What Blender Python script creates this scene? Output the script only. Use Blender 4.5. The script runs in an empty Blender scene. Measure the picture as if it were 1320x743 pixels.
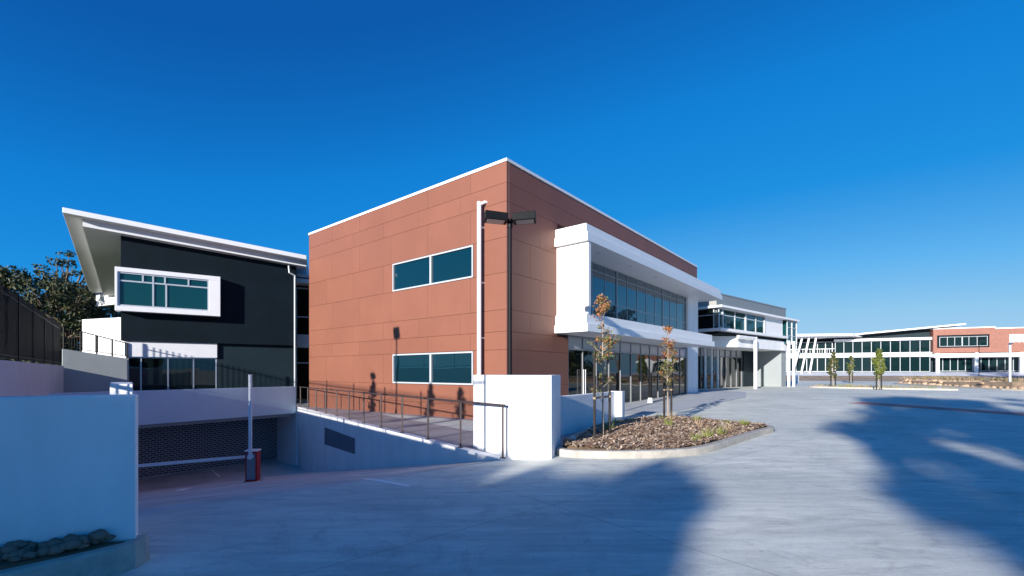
import bpy, bmesh, math, random
from mathutils import Vector, Matrix
R = math.radians
random.seed(7)
scene = bpy.context.scene
COL = scene.collection
EYE = 1.75          # camera height; all z below are measured from eye level and shifted up at the end

# ------------------------------------------------------------------ materials
MATS = {}
def mat(name, col, rough=0.6, var=0.0, scale=3.0, bump=0.0, bscale=40.0, metal=0.0, ior=1.45, spec=None, stretch=None, dirt=None):
    if name in MATS: return MATS[name]
    m = bpy.data.materials.new(name); m.use_nodes = True
    nt = m.node_tree; N = nt.nodes; Lk = nt.links
    b = N['Principled BSDF']
    b.inputs['Base Color'].default_value = (*col, 1)
    b.inputs['Roughness'].default_value = rough
    b.inputs['Metallic'].default_value = metal
    b.inputs['IOR'].default_value = ior
    if spec is not None: b.inputs['Specular IOR Level'].default_value = spec
    tc = N.new('ShaderNodeTexCoord'); mp = N.new('ShaderNodeMapping')
    Lk.new(tc.outputs['Object'], mp.inputs['Vector'])
    if stretch: mp.inputs['Scale'].default_value = stretch
    if var > 0:
        n = N.new('ShaderNodeTexNoise'); n.inputs['Scale'].default_value = scale
        n.inputs['Detail'].default_value = 7; n.inputs['Roughness'].default_value = .62
        Lk.new(mp.outputs[0], n.inputs['Vector'])
        r = N.new('ShaderNodeValToRGB')
        r.color_ramp.elements[0].position = .3; r.color_ramp.elements[1].position = .7
        lo = [max(0, c*(1-var)) for c in col]; hi = [min(1, c*(1+var)) for c in col]
        if dirt: lo = dirt
        r.color_ramp.elements[0].color = (*lo, 1); r.color_ramp.elements[1].color = (*hi, 1)
        Lk.new(n.outputs['Fac'], r.inputs['Fac']); Lk.new(r.outputs['Color'], b.inputs['Base Color'])
    if bump > 0:
        n2 = N.new('ShaderNodeTexNoise'); n2.inputs['Scale'].default_value = bscale; n2.inputs['Detail'].default_value = 5
        Lk.new(tc.outputs['Object'], n2.inputs['Vector'])
        bp = N.new('ShaderNodeBump'); bp.inputs['Strength'].default_value = bump; bp.inputs['Distance'].default_value = .02
        Lk.new(n2.outputs['Fac'], bp.inputs['Height']); Lk.new(bp.outputs[0], b.inputs['Normal'])
    MATS[name] = m
    return m

white = mat('white_render', (.77, .78, .79), .6, .08, 1.3, .15, 60, stretch=(1,1,.3))
white_smooth = mat('white_metal', (.78, .79, .80), .4, .03, 2)
white_panel = mat('white_panel', (.74, .75, .77), .45, .04, 2)
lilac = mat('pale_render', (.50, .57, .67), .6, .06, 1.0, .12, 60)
terra = mat('terracotta_panel', (.215, .082, .050), .5, .07, .5, .05, 90)
terra_far = mat('terracotta_brick', (.25, .105, .075), .6, .12, 2)
def per_panel(m, amt):
    nt = m.node_tree; b = nt.nodes['Principled BSDF']; src = b.inputs['Base Color'].links[0].from_socket
    ge = nt.nodes.new('ShaderNodeNewGeometry'); mr = nt.nodes.new('ShaderNodeMapRange'); mr.inputs['To Min'].default_value = 1-amt; mr.inputs['To Max'].default_value = 1+amt
    hv = nt.nodes.new('ShaderNodeHueSaturation'); nt.links.new(ge.outputs['Random Per Island'], mr.inputs['Value']); nt.links.new(mr.outputs[0], hv.inputs['Value'])
    nt.links.new(src, hv.inputs['Color']); nt.links.new(hv.outputs[0], b.inputs['Base Color'])
per_panel(terra, .035)
joint = mat('joint_backing', (.11, .05, .04), .8)
dark = mat('charcoal_render', (.004, .010, .016), .7, .25, .8, .10, 70, spec=.15)
dark2 = mat('charcoal_panel', (.012, .024, .032), .6, .15, .8, spec=.2)
grey_clad = mat('grey_cladding', (.17, .20, .22), .55, .05, 1)
grey_wall = mat('grey_render', (.26, .29, .30), .55, .05, 1)
grey_pale = mat('pale_green_grey_render', (.40, .44, .43), .6, .07, 1.2, .1, 60)
beige = mat('beige_cladding', (.30, .30, .27), .6, .04, 1)
alu = mat('aluminium_frame', (.58, .61, .63), .38, .03, 3, metal=.35)
steel = mat('galvanised_steel', (.35, .36, .37), .42, .08, 8, metal=.6)
rail_m = mat('rail_steel', (.06, .045, .045), .5, .1, 8, metal=.1)
black = mat('black_paint', (.005, .006, .008), .5, .1, 5, spec=.15)
rubber = mat('dark_plastic', (.02, .02, .02), .6)
lens = mat('lamp_lens', (.55, .50, .42), .25)
red = mat('red_paint', (.42, .012, .010), .4, .08, 6)
paint = mat('line_paint', (.93, .93, .90), .7, .05, 9)
redpave = mat('red_paving', (.46, .21, .19), .8, .2, 2.5, .2, 30)
kerb_m = mat('kerb_concrete', (.42, .39, .34), .85, .20, 5, .3, 60)
soil = mat('soil', (.13, .085, .055), .95, .4, 3, .6, 12)
dirt_m = mat('dry_earth', (.34, .25, .17), .95, .4, .8, .6, 5)
grass_m = mat('dry_grass', (.10, .11, .04), .95, .4, .6, .6, 8)
bark = mat('bark', (.16, .115, .08), .9, .3, 9, .5, 30)
bark_pale = mat('pale_bark', (.34, .28, .21), .9, .25, 9, .4, 30)
leaf_g = mat('leaf_green', (.055, .085, .022), .55, .4, 9)
leaf_dark = mat('leaf_dark', (.028, .045, .018), .6, .4, 1.2)
leaf_olive = mat('leaf_olive', (.075, .075, .022), .6, .45, 1.0)
leaf_red = mat('leaf_autumn', (.34, .13, .045), .6, .4, 12)
leaf_yel = mat('leaf_lime', (.17, .20, .035), .6, .35, 8)
wood = mat('stake_timber', (.022, .018, .016), .8, .2, 9)
strap_m = mat('hessian_strap', (.36, .26, .17), .9, .2, 20)
chip_a = mat('bark_chip_brown', (.27, .17, .115), .95, .4, 8)
chip_b = mat('bark_chip_pale', (.52, .41, .30), .95, .3, 8)
stone_m = mat('river_stone', (.19, .135, .10), .75, .5, 5, .6, 14)
stone_w = mat('white_stone', (.62, .60, .56), .8, .1, 8)
stone_o = mat('ochre_stone', (.42, .20, .08), .8, .2, 8)
sand_m = mat('sandstone', (.44, .30, .20), .85, .35, 1.1, .5, 8)
sign_bl = mat('vent_grille', (.12, .16, .20), .5)
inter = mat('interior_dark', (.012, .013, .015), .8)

def glass_mat(name, col, ior, wav=.015, rough=.02):
    m = mat(name, col, rough, ior=ior)
    nt = m.node_tree; N = nt.nodes; b = N['Principled BSDF']
    tc = N.new('ShaderNodeTexCoord'); n = N.new('ShaderNodeTexNoise'); n.inputs['Scale'].default_value = .55; n.inputs['Detail'].default_value = 1
    bp = N.new('ShaderNodeBump'); bp.inputs['Strength'].default_value = 1; bp.inputs['Distance'].default_value = wav
    nt.links.new(tc.outputs['Object'], n.inputs['Vector']); nt.links.new(n.outputs['Fac'], bp.inputs['Height']); nt.links.new(bp.outputs[0], b.inputs['Normal'])
    return m
glass = glass_mat('tinted_glass', (.002, .020, .030), 1.75)
glass_b = glass_mat('blue_glass', (.002, .050, .085), 2.0)
glass_dk = glass_mat('dark_glass', (.004, .008, .008), 1.55)
glass_t = glass_mat('teal_glass', (.004, .045, .050), 1.6)
alu_mid = mat('grey_aluminium', (.36, .39, .41), .4, .03, 3, metal=.2)
glass_far = glass_mat('far_glass', (.004, .016, .018), 1.42)
alu_dk = mat('bronze_aluminium', (.24, .25, .26), .4, .03, 3, metal=.3)
spandrel = mat('spandrel_glass', (.42, .42, .44), .25, .03, 1)

def concrete():
    m = bpy.data.materials.new('forecourt_concrete'); m.use_nodes = True; MATS['forecourt'] = m
    nt = m.node_tree; N = nt.nodes; Lk = nt.links; b = N['Principled BSDF']
    tc = N.new('ShaderNodeTexCoord')
    mp = N.new('ShaderNodeMapping'); mp.inputs['Rotation'].default_value = (0, 0, R(20)); mp.inputs['Scale'].default_value = (.35, 1.6, 1)
    Lk.new(tc.outputs['Object'], mp.inputs['Vector'])
    mp2 = N.new('ShaderNodeMapping'); mp2.inputs['Rotation'].default_value = (0, 0, R(-48)); mp2.inputs['Scale'].default_value = (.25, 1.5, 1)
    Lk.new(tc.outputs['Object'], mp2.inputs['Vector'])
    def noise(sc, det, src, rg=.6, dist=0):
        n = N.new('ShaderNodeTexNoise'); n.inputs['Scale'].default_value = sc; n.inputs['Detail'].default_value = det
        n.inputs['Roughness'].default_value = rg; n.inputs['Distortion'].default_value = dist
        Lk.new(src, n.inputs['Vector']); return n.outputs['Fac']
    def ramp(src, p0, p1, c0, c1):
        r = N.new('ShaderNodeValToRGB'); r.color_ramp.elements[0].position = p0; r.color_ramp.elements[1].position = p1
        r.color_ramp.elements[0].color = (*c0, 1); r.color_ramp.elements[1].color = (*c1, 1); Lk.new(src, r.inputs['Fac']); return r.outputs['Color']
    def mul(a, c, f=1):
        x = N.new('ShaderNodeMix'); x.data_type = 'RGBA'; x.blend_type = 'MULTIPLY'; x.inputs[0].default_value = f
        Lk.new(a, x.inputs[6]); Lk.new(c, x.inputs[7]); return x.outputs[2]
    base = ramp(noise(.22, 6, tc.outputs['Object'], .6, .6), .3, .72, (.63, .66, .60), (.92, .90, .78))
    st = ramp(noise(1.4, 8, mp.outputs[0], .72, 1.4), .32, .62, (.74, .75, .76), (1, 1, 1))
    fine = ramp(noise(26, 4, tc.outputs['Object'], .7), .3, .6, (.91, .91, .91), (1, 1, 1))
    spots = ramp(noise(1.1, 8, tc.outputs['Object'], .75, 2.5), .52, .70, (1, 1, 1), (.74, .75, .77))
    swirl = ramp(noise(.7, 9, mp2.outputs[0], .78, 3.5), .36, .58, (.80, .81, .83), (1.0, 1.0, 1.0))
    c = mul(mul(mul(mul(base, st), fine), spots), swirl)
    # sawn joints in a 5.6 m grid turned with the building
    mj = N.new('ShaderNodeMapping'); mj.inputs['Rotation'].default_value = (0, 0, R(-40)); mj.inputs['Location'].default_value = (1.3, 2.1, 0)
    Lk.new(tc.outputs['Object'], mj.inputs['Vector'])
    sx = N.new('ShaderNodeSeparateXYZ'); Lk.new(mj.outputs[0], sx.inputs[0])
    outs = []
    for ax, per in (('X', 5.6), ('Y', 6.4)):
        a = N.new('ShaderNodeMath'); a.operation = 'PINGPONG'; a.inputs[1].default_value = per/2; Lk.new(sx.outputs[ax], a.inputs[0])
        g = N.new('ShaderNodeMath'); g.operation = 'GREATER_THAN'; g.inputs[1].default_value = .008; Lk.new(a.outputs[0], g.inputs[0])
        outs.append(g.outputs[0])
    mm = N.new('ShaderNodeMath'); mm.operation = 'MULTIPLY'; Lk.new(outs[0], mm.inputs[0]); Lk.new(outs[1], mm.inputs[1])
    jl = ramp(mm.outputs[0], 0, 1, (.66, .66, .67), (1, 1, 1))
    c = mul(c, jl)
    Lk.new(c, b.inputs['Base Color'])
    b.inputs['Roughness'].default_value = .8; b.inputs['Specular IOR Level'].default_value = .3
    bp = N.new('ShaderNodeBump'); bp.inputs['Strength'].default_value = .35; bp.inputs['Distance'].default_value = .01
    Lk.new(noise(30, 6, tc.outputs['Object'], .7), bp.inputs['Height']); Lk.new(bp.outputs[0], b.inputs['Normal'])
    return m
conc = concrete()
paving = mat('footpath_concrete', (.44, .46, .48), .8, .15, 1.2, .2, 40)
deck_m = mat('deck_concrete', (.31, .28, .29), .8, .22, .9, .2, 40)

ramp_m = mat('ramp_concrete', (.52, .51, .49), .85, .25, .7, .3, 30)
def shutter_mat():
    m = mat('perforated_shutter', (.12, .12, .13), .5)
    nt = m.node_tree; N = nt.nodes; b = N['Principled BSDF']
    tc = N.new('ShaderNodeTexCoord'); sp = N.new('ShaderNodeSeparateXYZ'); cb = N.new('ShaderNodeCombineXYZ')
    nt.links.new(tc.outputs['Object'], sp.inputs[0]); nt.links.new(sp.outputs['X'], cb.inputs['X']); nt.links.new(sp.outputs['Z'], cb.inputs['Y'])
    br = N.new('ShaderNodeTexBrick'); br.inputs['Scale'].default_value = 1
    br.inputs['Brick Width'].default_value = .24; br.inputs['Row Height'].default_value = .10; br.inputs['Mortar Size'].default_value = .026
    br.inputs['Color1'].default_value = (.02, .02, .023, 1); br.inputs['Color2'].default_value = (.026, .026, .03, 1); br.inputs['Mortar'].default_value = (.30, .30, .32, 1)
    nt.links.new(cb.outputs[0], br.inputs['Vector']); nt.links.new(br.outputs['Color'], b.inputs['Base Color'])
    return m
shut_m = shutter_mat()

# ------------------------------------------------------------------ mesh helpers
class MB:
    def __init__(s): s.v = []; s.f = []; s.mi = []
    def add(s, vs, fs, mi=0):
        n = len(s.v); s.v += [tuple(v) for v in vs]; s.f += [tuple(i+n for i in f) for f in fs]; s.mi += [mi]*len(fs); return s
    def box(s, x0, x1, y0, y1, z0, z1, mi=0):
        if x1 < x0: x0, x1 = x1, x0
        if y1 < y0: y0, y1 = y1, y0
        if z1 < z0: z0, z1 = z1, z0
        return s.add([(x0,y0,z0),(x1,y0,z0),(x1,y1,z0),(x0,y1,z0),(x0,y0,z1),(x1,y0,z1),(x1,y1,z1),(x0,y1,z1)],
            [(0,3,2,1),(4,5,6,7),(0,1,5,4),(1,2,6,5),(2,3,7,6),(3,0,4,7)], mi)
    def prism(s, pts, z0, z1, mi=0):
        """closed plan polygon; z0 / z1 are numbers or one value per point"""
        n = len(pts)
        a = sum(pts[i][0]*pts[(i+1)%n][1]-pts[(i+1)%n][0]*pts[i][1] for i in range(n))
        zz0 = [z0]*n if not hasattr(z0, '__len__') else list(z0); zz1 = [z1]*n if not hasattr(z1, '__len__') else list(z1)
        pts = list(pts)
        if a < 0: pts.reverse(); zz0.reverse(); zz1.reverse()
        vs = [(p[0],p[1],zz0[i]) for i,p in enumerate(pts)] + [(p[0],p[1],zz1[i]) for i,p in enumerate(pts)]
        fs = [tuple(range(n-1,-1,-1)), tuple(range(n,2*n))] + [(i,(i+1)%n,n+(i+1)%n,n+i) for i in range(n)]
        return s.add(vs, fs, mi)
    def wall(s, a, b, th, z0, z1, mi=0):
        """wall from a to b in plan, thickness th to the left of a->b"""
        a = Vector(a); b = Vector(b); d = (b-a).normalized(); n = Vector((-d.y, d.x))*th
        c0 = z0 if hasattr(z0,'__len__') else (z0,z0); c1 = z1 if hasattr(z1,'__len__') else (z1,z1)
        return s.prism([a,b,b+n,a+n], (c0[0],c0[1],c0[1],c0[0]), (c1[0],c1[1],c1[1],c1[0]), mi)
    def tube(s, pts, rads, seg=8, mi=0, cap=True):
        pts = [Vector(p) for p in pts]; n = len(pts)
        if not hasattr(rads,'__len__'): rads = [rads]*n
        rings = []
        for i,p in enumerate(pts):
            t = (pts[min(i+1,n-1)]-pts[max(i-1,0)])
            t = t.normalized() if t.length > 1e-9 else Vector((0,0,1))
            u = t.cross(Vector((0,0,1))) if abs(t.z) < .95 else t.cross(Vector((1,0,0)))
            u.normalize(); w = t.cross(u)
            rings.append([p+(u*math.cos(2*math.pi*k/seg)+w*math.sin(2*math.pi*k/seg))*rads[i] for k in range(seg)])
        vs = [v for r in rings for v in r]; fs = []
        for i in range(n-1):
            for k in range(seg):
                fs.append((i*seg+k, (i+1)*seg+k, (i+1)*seg+(k+1)%seg, i*seg+(k+1)%seg))
        if cap: fs.append(tuple(range(seg))); fs.append(tuple((n-1)*seg+k for k in range(seg-1,-1,-1)))
        return s.add(vs, fs, mi)
    def bar(s, a, b, w, h=None, mi=0):
        """rectangular bar between two 3D points"""
        a = Vector(a); b = Vector(b); h = h or w; t = (b-a).normalized()
        u = t.cross(Vector((0,0,1))) if abs(t.z) < .99 else Vector((1,0,0))
        u.normalize(); v = t.cross(u).normalized(); u = u*w/2; v = v*h/2
        vs = [a-u-v,a+u-v,a+u+v,a-u+v,b-u-v,b+u-v,b+u+v,b-u+v]
        return s.add(vs, [(0,3,2,1),(4,5,6,7),(0,1,5,4),(1,2,6,5),(2,3,7,6),(3,0,4,7)], mi)
    def obj(s, name, mats, parent=None, bevel=0, smooth=False, loc=None):
        me = bpy.data.meshes.new(name); me.from_pydata(s.v, [], s.f)
        if not isinstance(mats,(list,tuple)): mats = [mats]
        for m in mats: me.materials.append(m)
        me.polygons.foreach_set('material_index', s.mi)
        bm = bmesh.new(); bm.from_mesh(me); bmesh.ops.recalc_face_normals(bm, faces=bm.faces) if len(s.f) < 20000 else None
        bm.to_mesh(me); bm.free()
        if smooth: me.polygons.foreach_set('use_smooth', [True]*len(me.polygons))
        o = bpy.data.objects.new(name, me); COL.objects.link(o)
        if loc: o.location = loc
        if parent:
            o.parent = parent
            if parent.get('_base') is not None: o.location = (0,0,-parent['_base'])
        if bevel > 0:
            b = o.modifiers.new('bevel','BEVEL'); b.width = bevel; b.segments = 2; b.limit_method = 'ANGLE'
        return o

def tag(o, label=None, cat=None, group=None, kind=None):
    if label: o['label'] = label
    if cat: o['category'] = cat
    if group: o['group'] = group
    if kind: o['kind'] = kind
    return o
def thing(name, label, cat, xy, base, ang=0, group=None):
    """Empty at the base of a thing; its parts are modelled with z measured from eye level"""
    e = bpy.data.objects.new(name, None); COL.objects.link(e); e.empty_display_size = .2
    e.location = (xy[0], xy[1], base); e.rotation_euler = (0,0,ang); e['_base'] = base
    return tag(e, label, cat, group)
def struct(o): o['kind'] = 'structure'; return o

def glazing(name, parent, x0, x1, z0, z1, y, mull=(), trans=(), fw=.05, fd=.09, fmat=alu, gmat=glass, thick=(), short=()):
    """window in a plane of constant local y (outside is -y)"""
    f = MB()
    f.box(x0,x1,y-fd,y,z1-fw,z1); f.box(x0,x1,y-fd,y,z0,z0+fw)
    f.box(x0,x0+fw,y-fd,y,z0+fw,z1-fw); f.box(x1-fw,x1,y-fd,y,z0+fw,z1-fw)
    for m in mull: f.box(m-fw/2,m+fw/2,y-fd*.9,y-.002,z0+fw,z1-fw)
    for m in thick: f.box(m-fw,m+fw,y-fd*1.3,y-.002,z0+fw,z1-fw)
    for t in trans: f.box(x0+fw,x1-fw,y-fd*.8,y-.004,t-fw/2,t+fw/2)
    for (m,a,b) in short: f.box(m-fw/2,m+fw/2,y-fd*.9,y-.002,a,b)
    o = f.obj(name, fmat, parent)
    g = MB(); g.box(x0+fw*.5,x1-fw*.5,y-fd*.45,y-fd*.3,z0+fw*.5,z1-fw*.5)
    p = g.obj('pane', gmat, o)
    return o

def copy_tree(o, parent=None):
    c = o.copy(); COL.objects.link(c); c.parent = parent
    for ch in list(o.children): copy_tree(ch, c)
    return c

# ------------------------------------------------------------------ ground levels
def sm(x,a,b):
    t = max(0,min(1,(x-a)/(b-a))); return t*t*(3-2*t)
def g(x,y):
    return -1.76 + max(-14,min(0,x))*.012 + .30*sm(y,13,34)*sm(x,-2,6)
P3 = Vector((-.23,9.1)); W = Vector((-.59,.8074)); Vv = Vector((-.8074,-.59))   # ramp frame: W down the ramp, Vv to its left
def UV(u,v): return P3 + W*u + Vv*v
def uv(x,y):
    d = Vector((x,y))-P3; return d.dot(W), d.dot(Vv)
def ramp_z(u): return max(-5.0, -1.762-.19*max(0,u))

def ground_sheet():
    us = [-700,-300,-120,-60,-40,-30,-24,-20,-17,-14,-12,-10,-8,-6,-5,-4,-3,-2,-1,0] + [1.5*i for i in range(1,18)] + [27,30,34,40,48,60,90,140,300,700]
    vs = [-900,-400,-200,-120,-90,-70,-60,-50,-42,-36,-32,-28,-25,-22,-20,-18,-16,-14,-12,-10,-8,-6,-5,-4,-3,-2,-1,0,1,2,3,4,5,6,7,8,8.5,10,14,20,40,90,200,600]
    us = sorted(set(us)); b = MB(); idx = {}
    for i,u in enumerate(us):
        for j,v in enumerate(vs):
            p = UV(u,v); idx[i,j] = len(b.v); b.v.append((p.x,p.y,g(p.x,p.y)))
    for i in range(len(us)-1):
        for j in range(len(vs)-1):
            um = (us[i]+us[i+1])/2; vm = (vs[j]+vs[j+1])/2
            if 0 < um < 27 and 0 < vm < 8.5: continue
            b.f.append((idx[i,j],idx[i+1,j],idx[i+1,j+1],idx[i,j+1])); b.mi.append(0)
    o = b.obj('ground', conc, smooth=True); return struct(o)
ground_sheet()
def ramp_sheet():
    b = MB(); us = [0,.3,.8]+[1.2*i for i in range(1,24)]; vs = [.0,2,4,6,8,10.5]; idx = {}
    for i,u in enumerate(us):
        for j,v in enumerate(vs):
            p = UV(u,v); idx[i,j] = len(b.v); b.v.append((p.x,p.y,ramp_z(u) if u > 0 else g(p.x,p.y)))
    for i in range(len(us)-1):
        for j in range(len(vs)-1): b.f.append((idx[i,j],idx[i+1,j],idx[i+1,j+1],idx[i,j+1])); b.mi.append(0)
    return struct(b.obj('driveway_ramp', ramp_m))
ramp_sheet()

# ------------------------------------------------------------------ terracotta building
ANG = R(51.0); K = (-.187,16.0); BASE = -1.9
mb_ = thing('terracotta_building', 'two storey terracotta panelled office building with white projecting upper window box', 'building', K, BASE, ANG)
T = 13.83; S = 21.06
core = MB(); core.box(.12,S-.12,.14,T-.12,-2.2,7.2)
core.obj('wall', joint, mb_)
# roof sheet sits inside the parapet, white coping on top
MB().box(.2,S-.2,.2,T-.2,7.2,7.24).obj('roof', steel, mb_)
cp = MB(); cp.box(-.03,S+.03,-.03,.22,7.36,7.46); cp.box(-.03,.22,.22,T+.03,7.36,7.46); cp.box(S-.22,S+.03,.22,T+.03,7.36,7.46); cp.box(.22,S-.22,T-.22,T+.03,7.36,7.46)
cp.obj('coping', white_smooth, mb_)
rows = [-2.1,-1.25,-.51,.78,1.42,2.19,3.49,4.73,5.97,6.63,7.36]
def cladding(name, x_of, length, holes, start0, start1):
    """staggered panels with open joints on one face"""
    b = MB(); G = .009
    for i in range(len(rows)-1):
        z0, z1 = rows[i]+G/2, rows[i+1]-G/2
        off = start0 if i % 2 == 0 else start1
        br = [0.0]; q = off
        while q < length-.3: br.append(q); q += 2.43
        br.append(length)
        for a,c in zip(br[:-1],br[1:]):
            segs = [(a+G/2,c-G/2)]
            for (h0,h1,hz0,hz1) in holes:
                if hz0 < (z0+z1)/2 < hz1:
                    ns = []
                    for s0,s1 in segs:
                        if h1 <= s0 or h0 >= s1: ns.append((s0,s1)); continue
                        if h0 > s0: ns.append((s0,h0))
                        if h1 < s1: ns.append((h1,s1))
                    segs = ns
            for s0,s1 in segs:
                if s1-s0 > .02: x_of(b,s0,s1,z0,z1)
    return b
lf = cladding('l', lambda b,s0,s1,z0,z1: b.box(0,.12,s0,s1,z0,z1), T, [(1.6,6.5,-.51,.78),(1.6,6.5,3.49,4.73)], 2.3, 1.75)
# the corner panel of the front face butts against the side panels
rf = cladding('r', lambda b,s0,s1,z0,z1: b.box(max(s0,.125),s1,0,.12,z0,z1), S, [(4.03,S,-2.1,1.42),(3.2,S,1.42,5.4)], 1.4, 2.0)
lf.obj('side_cladding', terra, mb_, bevel=.003); rf.obj('front_cladding', terra, mb_, bevel=.003)
# panel over row 4.73-5.97 is partly behind the white box; fill the band 5.0-5.97 (row centre above 5.0 keeps it)
# left face windows: built in a frame turned 90 degrees (plane x = const)
def side_window(z0,z1,m):
    f = MB(); y0,y1 = 1.62,6.48; fw = .06
    f.box(-.015,.10,y0,y1,z1-fw,z1); f.box(-.015,.10,y0,y1,z0,z0+fw)
    f.box(-.015,.10,y0,y0+fw,z0+fw,z1-fw); f.box(-.015,.10,y1-fw,y1,z0+fw,z1-fw); f.box(-.015,.10,m-.05,m+.05,z0+fw,z1-fw)
    o = f.obj('window', alu, mb_)
    MB().box(.05,.07,y0+.03,y1-.03,z0+.03,z1-.03).obj('pane', glass, o)
side_window(3.505,4.715,3.99); side_window(-.495,.765,3.99)
# white downpipe
dp = MB(); dp.tube([(-.22,1.1,-1.95),(-.22,1.1,6.12)], .080, 14); dp.tube([(-.22,1.1,6.02),(-.05,.98,6.13),(.05,.95,6.13)], .06, 10)
for z in (-.8,1.2,3.2,5.2): dp.box(-.23,.0,1.04,1.16,z,z+.05)
dp.obj('downpipe', white_smooth, mb_)
# upper white slab and box
us_ = MB(); us_.box(3.07,21.7,-1.40,.13,5.34,5.69); us_.box(3.0,21.76,-1.50,.13,5.0,5.337)
us_.obj('upper_canopy', white_smooth, mb_, bevel=.012)
ls_ = MB(); ls_.prism([(3.07,.13),(3.07,-1.40),(17.2,-2.08),(17.2,.13)],1.853,2.24); ls_.prism([(3.0,.13),(3.0,-1.50),(17.28,-2.20),(17.28,.13)],1.54,1.85)
ls_.obj('lower_canopy', white_smooth, mb_, bevel=.012)
sw_ = MB(); sw_.box(3.16,3.36,-1.45,.12,2.24,5.0); sw_.obj('window_box_side', white, mb_, bevel=.01)
for i in range(5):
    d = MB(); cx = 4.94+3.13*i; d.tube([(cx,-.9,5.0),(cx,-.9,4.985)], .10, 16); d.obj('downlight', alu, mb_)
glazing('upper_window', mb_, 3.38, 18.95, 2.245, 4.985, .10, mull=[3.73+1.22*i for i in range(13) if i not in (4,9)], thick=[8.61,14.71], trans=[4.63,3.28], gmat=glass_b, fw=.032, fd=.05, fmat=alu_mid)
# white pier at the far end
pr = MB(); pr.box(18.97,S+.02,-.06,.12,-2.0,4.998)
pr.obj('pier', white, mb_, bevel=.012)
# soffit panel strip over ground glazing and the ground floor glass wall, slightly splayed outwards
GA = Vector((4.05,.06)); GB = Vector((18.95,.06))
gd = (GB-GA).normalized(); glen = (GB-GA).length; gn = Vector((gd.y,-gd.x))  # outward
def gp(t,o): return GA+gd*t+gn*o
def gbox(b,t0,t1,o0,o1,z0,z1): b.prism([gp(t0,o0),gp(t1,o0),gp(t1,o1),gp(t0,o1)],z0,z1)
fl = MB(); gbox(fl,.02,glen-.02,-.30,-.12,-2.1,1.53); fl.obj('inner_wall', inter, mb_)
fr = MB(); fr2 = MB(); n = 12
gbox(fr,0,glen,-.06,.05,.93,.99); gbox(fr,0,glen,-.06,.05,1.47,1.53); gbox(fr,0,glen,-.06,.05,-2.0,-1.68+.06)
for i in range(n+1):
    t = glen*i/n; t = min(max(t,.03),glen-.03); gbox(fr,t-.022,t+.022,-.062,.03,-1.9,1.528)
gw = fr.obj('shopfront_glazing', alu_dk, mb_)
pn = MB(); gbox(pn,.01,glen-.01,-.03,-.015,-1.95,.96); pn.obj('pane', glass_dk, gw)
sp = MB(); gbox(sp,.01,glen-.01,-.03,-.01,.96,1.5); sp.obj('spandrel_panel', spandrel, gw)
dh = MB(); 
for t in (1.10,1.26): dh.tube([gp(t,.14).to_3d()+Vector((0,0,-1.2)), gp(t,.14).to_3d()+Vector((0,0,.1))], .018, 8)
dh.obj('door_handle', white_smooth, mb_)

# ------------------------------------------------------------------ walkway, ramp wall, railing
dk = MB()
def strip(b, pts, th, dz=.0):
    b.prism(pts, [g(*p)-.25 for p in pts], [g(*p)+dz for p in pts])
A_ = Vector((-math.sin(ANG), math.cos(ANG))); B_ = Vector((math.cos(ANG), math.sin(ANG))); Kv = Vector(K)
wallend = Vector((-11.44,24.4))
poly = [P3+Vector((.22,.16)), (Kv+Vector((2.6,-3.1))), (Kv-A_*.02+B_*3.9), (Kv+A_*.0+B_*.0), (Kv+A_*T), Kv+A_*(T+1.6)+B_*1.0, wallend+Vector((.1,.1))]
poly = [Vector(p) for p in poly]
strip(dk, [tuple(p) for p in poly], .2, .012)
struct(dk.obj('footpath', deck_m))
rw = MB(); NW = -Vv*.20      # thickness towards the walkway
n = 14
for i in range(n):
    u0 = (wallend-P3).length*i/n; u1 = (wallend-P3).length*(i+1)/n
    a = UV(u0,.0); b2 = UV(u1,.0)
    t0 = g(*a)+.03; t1 = g(*b2)+.03
    rw.prism([a,b2,b2+NW,a+NW], (ramp_z(u0)-.25,ramp_z(u1)-.25,ramp_z(u1)-.25,ramp_z(u0)-.25), (t0,t1,t1,t0))
bm_o = rw.obj('ramp_wall', white)
tag(bm_o, 'long white ramp wall sloping down beside the walkway to the garage', 'wall')
gr_ = MB(); a = UV(13.6,.0); 
# grey vent panel on the ramp wall
def on_wall(u,z,o=.012): p = UV(u,o); return (p.x,p.y,z)
u_l = 17.0; u_r = 12.85
vz = [on_wall(14.6,-3.22),on_wall(14.6,-2.02),on_wall(14.6,-2.02),]
vt = MB()
def quadbox(b,u0,u1,za0,za1,zb0,zb1,o):
    p=[on_wall(u0,za0,0),on_wall(u1,zb0,0),on_wall(u1,zb1,0),on_wall(u0,za1,0)]; q=[on_wall(u0,za0,o),on_wall(u1,zb0,o),on_wall(u1,zb1,o),on_wall(u0,za1,o)]
    b.add(p+q,[(0,1,2,3),(7,6,5,4),(0,4,5,1),(1,5,6,2),(2,6,7,3),(3,7,4,0)])
quadbox(vt,13.4,9.2,-3.15,-2.41,-2.97,-2.40,.01)
vo = vt.obj('vent_panel', sign_bl, bm_o)
# railing
rl = thing('handrail', 'low steel railing on top of the ramp wall beside the walkway', 'railing', tuple(P3), -1.76)
L = (wallend-P3).length
def rp(u,dz,o=-.10): p = UV(u,o); return Vector((p.x-P3.x,p.y-P3.y,g(*p)+.03+dz))
b = MB(); 
for i in range(10):
    b.bar(rp(L*i/10-.0,1.06),rp(L*(i+1)/10,1.06),.042,.04)
b.obj('top_rail', rail_m, rl)
for i in range(12):
    u = .06+(L-.3)*i/11; p = rp(u,0)
    b = MB(); b.bar(p,rp(u,1.04),.04,.04); b.box(p.x-.06,p.x+.06,p.y-.06,p.y+.06,p.z,p.z+.012); b.obj('post', rail_m, rl)
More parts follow.
